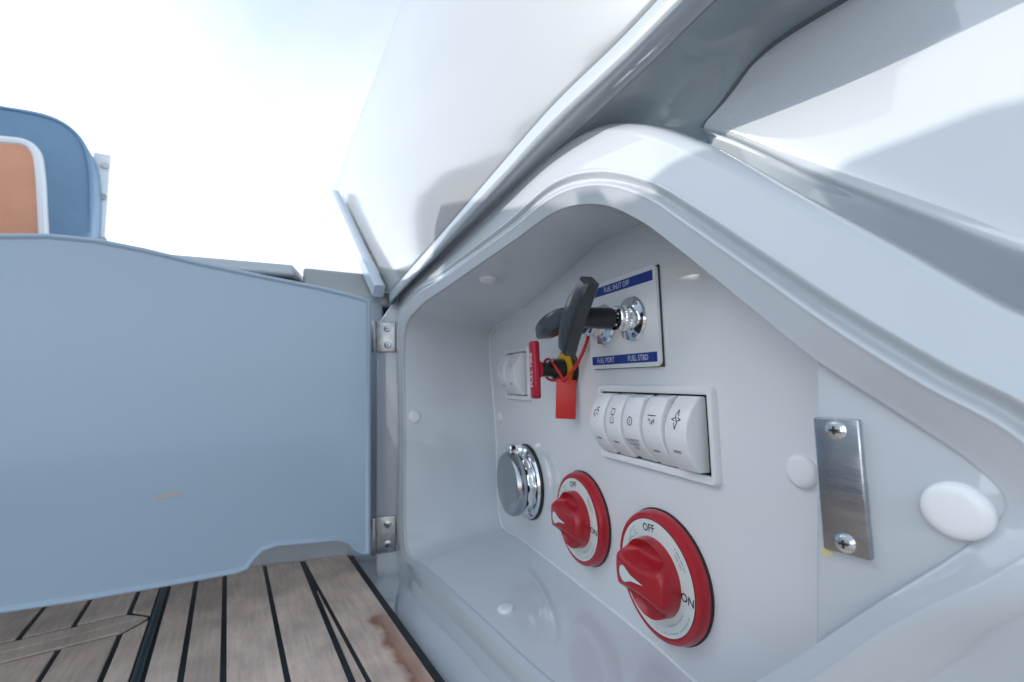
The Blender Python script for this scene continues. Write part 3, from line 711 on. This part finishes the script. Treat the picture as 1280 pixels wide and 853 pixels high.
def pull(s, z, ang, dT, label, sh_r=.0078, tilt=0):
    t = thing('fuel_pull_handle', label, 'handle', pframe(s, z, 0), group='black fuel shut off pulls')
    obj('rod', lathe([(.0030, .0165), (.0030, .0260), (0, .0260)], 20), M['chrome'], t)
    obj('shaft', lathe([(0, .0235), (.0066, .0235), (.0078, .0250), (sh_r, .0300), (sh_r * .96, dT - .004), (sh_r * .9, dT)], 32), M['black'], t)
    h = obj('grip', t_bar(.0590, .0175, .0120), M['handle'], t, angle=30)
    h.matrix_local = Matrix.Translation((0, 0, dT)) @ Matrix.Rotation(ang, 4, 'Z') @ Matrix.Rotation(tilt, 4, 'Y')
    return t
pull(-.2800, .2697, math.radians(52), .0555, 'black T handle standing upright on the starboard fuel shut off pull')
pull(-.3190, .2697, math.radians(8), .0520, 'black T handle lying level on the port fuel shut off pull')

# extinguisher pull with red grip, and its tag
ex = thing('extinguisher_pull', 'red T pull on black shaft with yellow collar beside the pair of rockers', 'pull handle', pframe(-.3885, .2350))
obj('flange', lathe([(.0200, 0), (.0200, .0018), (.0186, .0030), (.0120, .0036), (0, .0036)], 40), M['black'], ex)
obj('collar', lathe([(.0165, .0030), (.0165, .0058), (.0155, .0064), (.0100, .0064), (.0100, .0040)], 8), M['yellow'], ex, angle=20)
obj('shaft', lathe([(.0098, .0050), (.0098, .0160), (.0076, .0175), (.0068, .0190), (.0068, .0330), (0, .0330)], 28), M['black'], ex)
obj('pin', tube([Vector((-.004, .002, .0240)), Vector((.012, .0075, .0245)), Vector((.0165, .009, .0245))], .0013, 8), M['chrome'], ex)
gr = obj('grip', rbox(.0120, .0540, .0068, .0022, 3, c=(0, 0, .0355)), M['redpull'], ex)
obj('boss', lathe([(.0085, .0310), (.0085, .0325), (.0060, .0335), (0, .0335)], 20), M['redpull'], ex)
text('lettering', 'PULL FIRE', .0075, M['whiteink'], gr, z=.0392, rot=PI / 2)

tg = thing('seal_tag', 'bright red plastic seal tag looped round the black extinguisher pull shaft', 'tag', pframe(-.3885, .2350))
tb = bmesh.new()
def tagpt(x, y, z): return Vector((x, y, z))
loopp = catmull([tagpt(.0165, -.0100, .0145), tagpt(.0110, .002, .0195), tagpt(.002, .0098, .0220), tagpt(-.0085, .005, .0225), tagpt(-.0095, -.004, .0215), tagpt(0, -.0100, .0200), tagpt(.0130, -.0105, .0160), tagpt(.0172, -.0112, .0138)], 6)
obj('strap', tube(loopp, .0013, 8), M['redtag'], tg)
tail = catmull([tagpt(.0165, -.0105, .0140), tagpt(.025, .001, .0070), tagpt(.035, .014, .0040), tagpt(.044, .028, .0030), tagpt(.051, .044, .0030)], 8)
obj('tail', tube(tail, .0010, 8, taper=[.0013 + .0005 * (i % 2) for i in range(len(tail))]), M['redtag'], tg)
tx = Vector((.50, -.06, -.86)).normalized(); ty = Vector((-.06, .99, .13)); tz = tx.cross(ty).normalized(); ty = tz.cross(tx)
Mt = frame(Vector((.0155, -.0280, .0125)), tx, ty, tz)
obj('plate', rbox(.0185, .036, .0016, .0006, 2, M=Mt), M['redtag'], tg)

# chrome cap of the inlet
cp = thing('inlet_cap', 'round chrome inlet cap with knurled ring low beside the recess end wall', 'cap', pframe(-.4950, .1075))
obj('gasket', lathe([(.0425, 0), (.0425, .0022), (.040, .0028), (0, .0028)], 64), M['darkgap'], cp)
obj('flange', lathe([(.0408, .0020), (.0412, .0040), (.0400, .0062), (.0370, .0075), (.0330, .0080), (.0322, .0120), (0, .0120)], 72), M['chrome'], cp)
b = bmesh.new(); seg = 96; rg = []
for z_, r0, kn in ((.0080, .0330, 0), (.0095, .0345, .0010), (.0135, .0345, .0010), (.0150, .0328, 0), (.0165, .0335, 0), (.0165, .031, 0)):
    rg.append([b.verts.new(((r0 + kn * math.cos(12 * 2 * PI * k / seg)) * math.cos(2 * PI * k / seg), (r0 + kn * math.cos(12 * 2 * PI * k / seg)) * math.sin(2 * PI * k / seg), z_)) for k in range(seg)])
for A, B in zip(rg, rg[1:]):
    for k in range(seg): b.faces.new((A[k], A[(k + 1) % seg], B[(k + 1) % seg], B[k]))
obj('lobed_ring', b, M['chrome'], cp, angle=50)
lid = obj('lid', lathe([(.0350, .0165), (.0358, .0190), (.0355, .0240), (.0335, .0268), (.0300, .0275), (.0, .0282)], 72), M['lidm'], cp)
obj('seal', lathe([(.0338, .0150), (.0338, .0168), (.03, .0168)], 48), M['darkgap'], cp)
obj('hinge_lug', rbox(.014, .010, .016, .002, 2, c=(-.004, .0385, .0150)), M['chrome'], cp)
obj('hinge_pin', tube([Vector((-.013, .0405, .0185)), Vector((.005, .0405, .0185))], .0024, 12), M['darkgap'], cp)
for a in (.25, 1.15, -1.0): obj('screw', lathe([(.0030, 0), (.0028, .0012), (0, .0018)], 16, c=(.0375 * math.cos(a), .0375 * math.sin(a), .0070)), M['steel'], cp)

# ================================================================== things beyond the door
bench = thing('bench', 'grey gelcoat bench base closing the teak deck beyond the open door', 'bench', loc=Vector((-.5, .7, 0)))
bx = Vector((.97, .25, 0)).normalized(); bn = Vector((bx.y, -bx.x, 0))
p0 = Vector((-.335, .596, 0))
def ben(t, z, d=0): return p0 + bx * t + UP * z + bn * d
obj('riser', prism([ben(-1.4, -.02), ben(.16, -.02), ben(.16, .345), ben(-1.4, .345)], -bn * .5, .006, 2), M['ledge'], bench)
bd = (p0 - CAM).dot(-bn)
def bpx(x, y, d): return on(x, y, -bn, bd - d)
# ledges lying on the bench
a, b_ = bpx(120, 309, .02), bpx(367, 330.5, .02)
lg = thing('bench_ledge', 'grey blue bench ledge with brown underside beside the seat', 'ledge', loc=a)
hgt = .016
obj('top', prism([a, b_, b_ - UP * hgt, a - UP * hgt], -bn * .42, .004, 3), M['ledge'], lg)
a2, b2 = a - UP * (hgt + .001) - bn * .012, b_ - UP * (hgt + .001) - bn * .012 - bx * .004
obj('underside_trim', prism([a2, b2, b2 - UP * .016, a2 - UP * .016], -bn * .38, .002, 1), M['wood'], lg)
a, b_ = bpx(378, 334, .0), bpx(516, 348, .0)
tag(obj('bench_end_ledge', prism([a, b_, b_ - UP * .045, a - UP * .045], -bn * .30, .004, 3), M['gelw']), 'pale bench end block between the ledge and the slanted white bar', 'ledge')
# slanted bar
t0, t1 = fq(418, 246, .160), fq(483, 384, .160)
ax = (t1 - t0).normalized(); sd = ax.cross(nF).normalized(); b = bmesh.new(); R = []
for u in (0, .35, .7, .9):
    p = t0 + (t1 - t0) * u; hw = .012 - .004 * u; ht = .0068
    R.append([b.verts.new(p + sd * (x * hw) + nF * (y * ht)) for x, y in ((-1, -.6), (-.85, -1), (.85, -1), (1, -.6), (1, .6), (.85, 1), (-.85, 1), (-1, .6))])
for A, B in zip(R, R[1:]):
    for k in range(8): b.faces.new((A[k], A[(k + 1) % 8], B[(k + 1) % 8], B[k]))
b.faces.new(R[0]); b.faces.new(R[-1])
tag(obj('stay_bar', b, M['bar']), 'slanted flat white bar rising behind the upper door hinge', 'bar')

# seat
sx_ = Vector((.85, .53, 0)).normalized(); sn = Vector((sx_.y, -sx_.x, 0))
so_ = CAM + ray(112, 205) * 1.0; sdst = (so_ - CAM).dot(-sn)
def sea(x, y, d=0): return on(x, y, -sn, sdst - d)
seat = thing('helm_chair', 'blue vinyl seat back with orange inset panel and white piping', 'seat', loc=Vector((so_.x - .4, so_.y - .2, .2)))
tp_ = [sea(*p) for p in ((113, 300), (116, 250), (115, 215), (111, 192), (102, 172), (86, 155), (62, 142), (30, 134), (0, 129))]
zt = tp_[-1].z
lft = [tp_[-1] - sx_ * .30 + UP * .03, tp_[-1] - sx_ * .62 + UP * .02, tp_[-1] - sx_ * .72 - UP * .06, tp_[-1] - sx_ * .75 - UP * .2]
lo_z = .30
poly = tp_ + lft
poly = [Vector((tp_[0].x, tp_[0].y, lo_z)) + sx_ * -.02] + catmull(poly, 3) + [lft[-1] * 1 + UP * (lo_z - lft[-1].z)]
obj('cushion', prism(poly, -sn * .11, .014, 4), M['vinyl'], seat, angle=60)
def strip(pts, w_, d): return tube([p + sn * d for p in catmull(pts, 5)], w_, 8)
ip = [sea(56, 300), sea(54, 260), sea(51, 215), sea(46, 192), sea(34, 181), sea(0, 176), sea(-80, 168)]
ipl = ip + [sea(-300, 150), sea(-310, 330)]
obj('seam', strip([sea(113, 290), sea(113, 250), sea(111, 210), sea(104, 182), sea(90, 163), sea(62, 148), sea(0, 135)], .0016, .0015), M['vinyl'], seat)
obj('inset_panel', prism(catmull(ip, 4) + [sea(-300, 150), sea(-310, 330), sea(58, 330)], sn * .006, .002, 2), M['orange'], seat, angle=60)
obj('piping', strip([sea(58, 330)] + ip + [sea(-300, 150)], .0082, .004), M['piping'], seat)
s0, s1 = sea(117, 190, -.085), sea(108, 320, -.085)
br = obj('bracket', prism([s0, s0 + sx_ * .030, s1 + sx_ * .030, s1], -sn * .012, .002, 2), M['alu'], seat)
for py in (207, 246, 300):
    p = sea(127 if py < 220 else 124, py, -.085)
    obj('bolt', tube([p + sx_ * .008 - sn * .002, p + sx_ * .008 + sn * .006], .007, 12), M['cast'], br)
obj('pedestal', prism([Vector((so_.x, so_.y, -.01)) + sx_ * a + sn * (-.04 + d) for a, d in ((-.6, 0), (-.12, 0), (-.12, -.25), (-.6, -.25))], (0, 0, .33), .01, 2), M['gelw'], seat)

# unseen console added to the side, shaped to shade the locker
con = thing('sun_blocker_console', 'unseen console added left of the locker door to block the sun', 'console', loc=Vector((-1.0, .15, 0)))
M['console'] = mat('blocker_paint', (.45, .48, .52), .3, coat=.3, noise_amt=.06, noise_scale=8)  # light tone, so the added blocker also bounces fill
pr_ = [(-.55, .0), (-.55, .58), (-.42, .63), (-.10, .69), (.0, .735), (.03, .747), (.056, .750), (.062, .775), (.066, .83), (.10, .832), (.118, .812), (.128, .790), (.150, .789), (.155, .797), (.172, .796), (.178, .788), (.215, .790), (.30, .792), (.345, .790), (.358, .770), (.368, .72), (.56, .71), (.57, 0)]  # top edge cut to throw the patches of sun and shade
obj('body', prism([Vector((-.74, y, z)) for y, z in pr_], (-.50, 0, 0), .002, 2), M['console'], con, angle=40)
obj('blocker_visor', prism([Vector((-.745, .085, .800)), Vector((-.745, .03, .784)), Vector((-.745, -.10, .80)), Vector((-.745, -.55, .90)), Vector((-.745, -.55, .99)), Vector((-.745, -.10, .905)), Vector((-.745, .05, .863)), Vector((-.745, .085, .838))], (-.45, 0, 0), .003, 2), M['black'], con, angle=40)  # added slab shaped to throw the slanting band of shade
obj('dashboard', prism([Vector((-.80, -.50, .60)), Vector((-.80, -.40, .69)), Vector((-.80, -.02, .725)), Vector((-.80, .0, .68))], (-.43, 0, 0), .006, 2), M['black'], con, angle=40)  # dressing on the added blocker, as is the wheel
b = lathe([(.15 + .014 * math.cos(a), .014 * math.sin(a)) for a in [2 * PI * k / 12 for k in range(13)]], 48, M=frame(Vector((-1.0, -.56, .62)), Vector((1, 0, 0)), Vector((0, .3, .95)), Vector((0, -.95, .3))))
obj('steering_wheel', b, M['black'], con, angle=60)
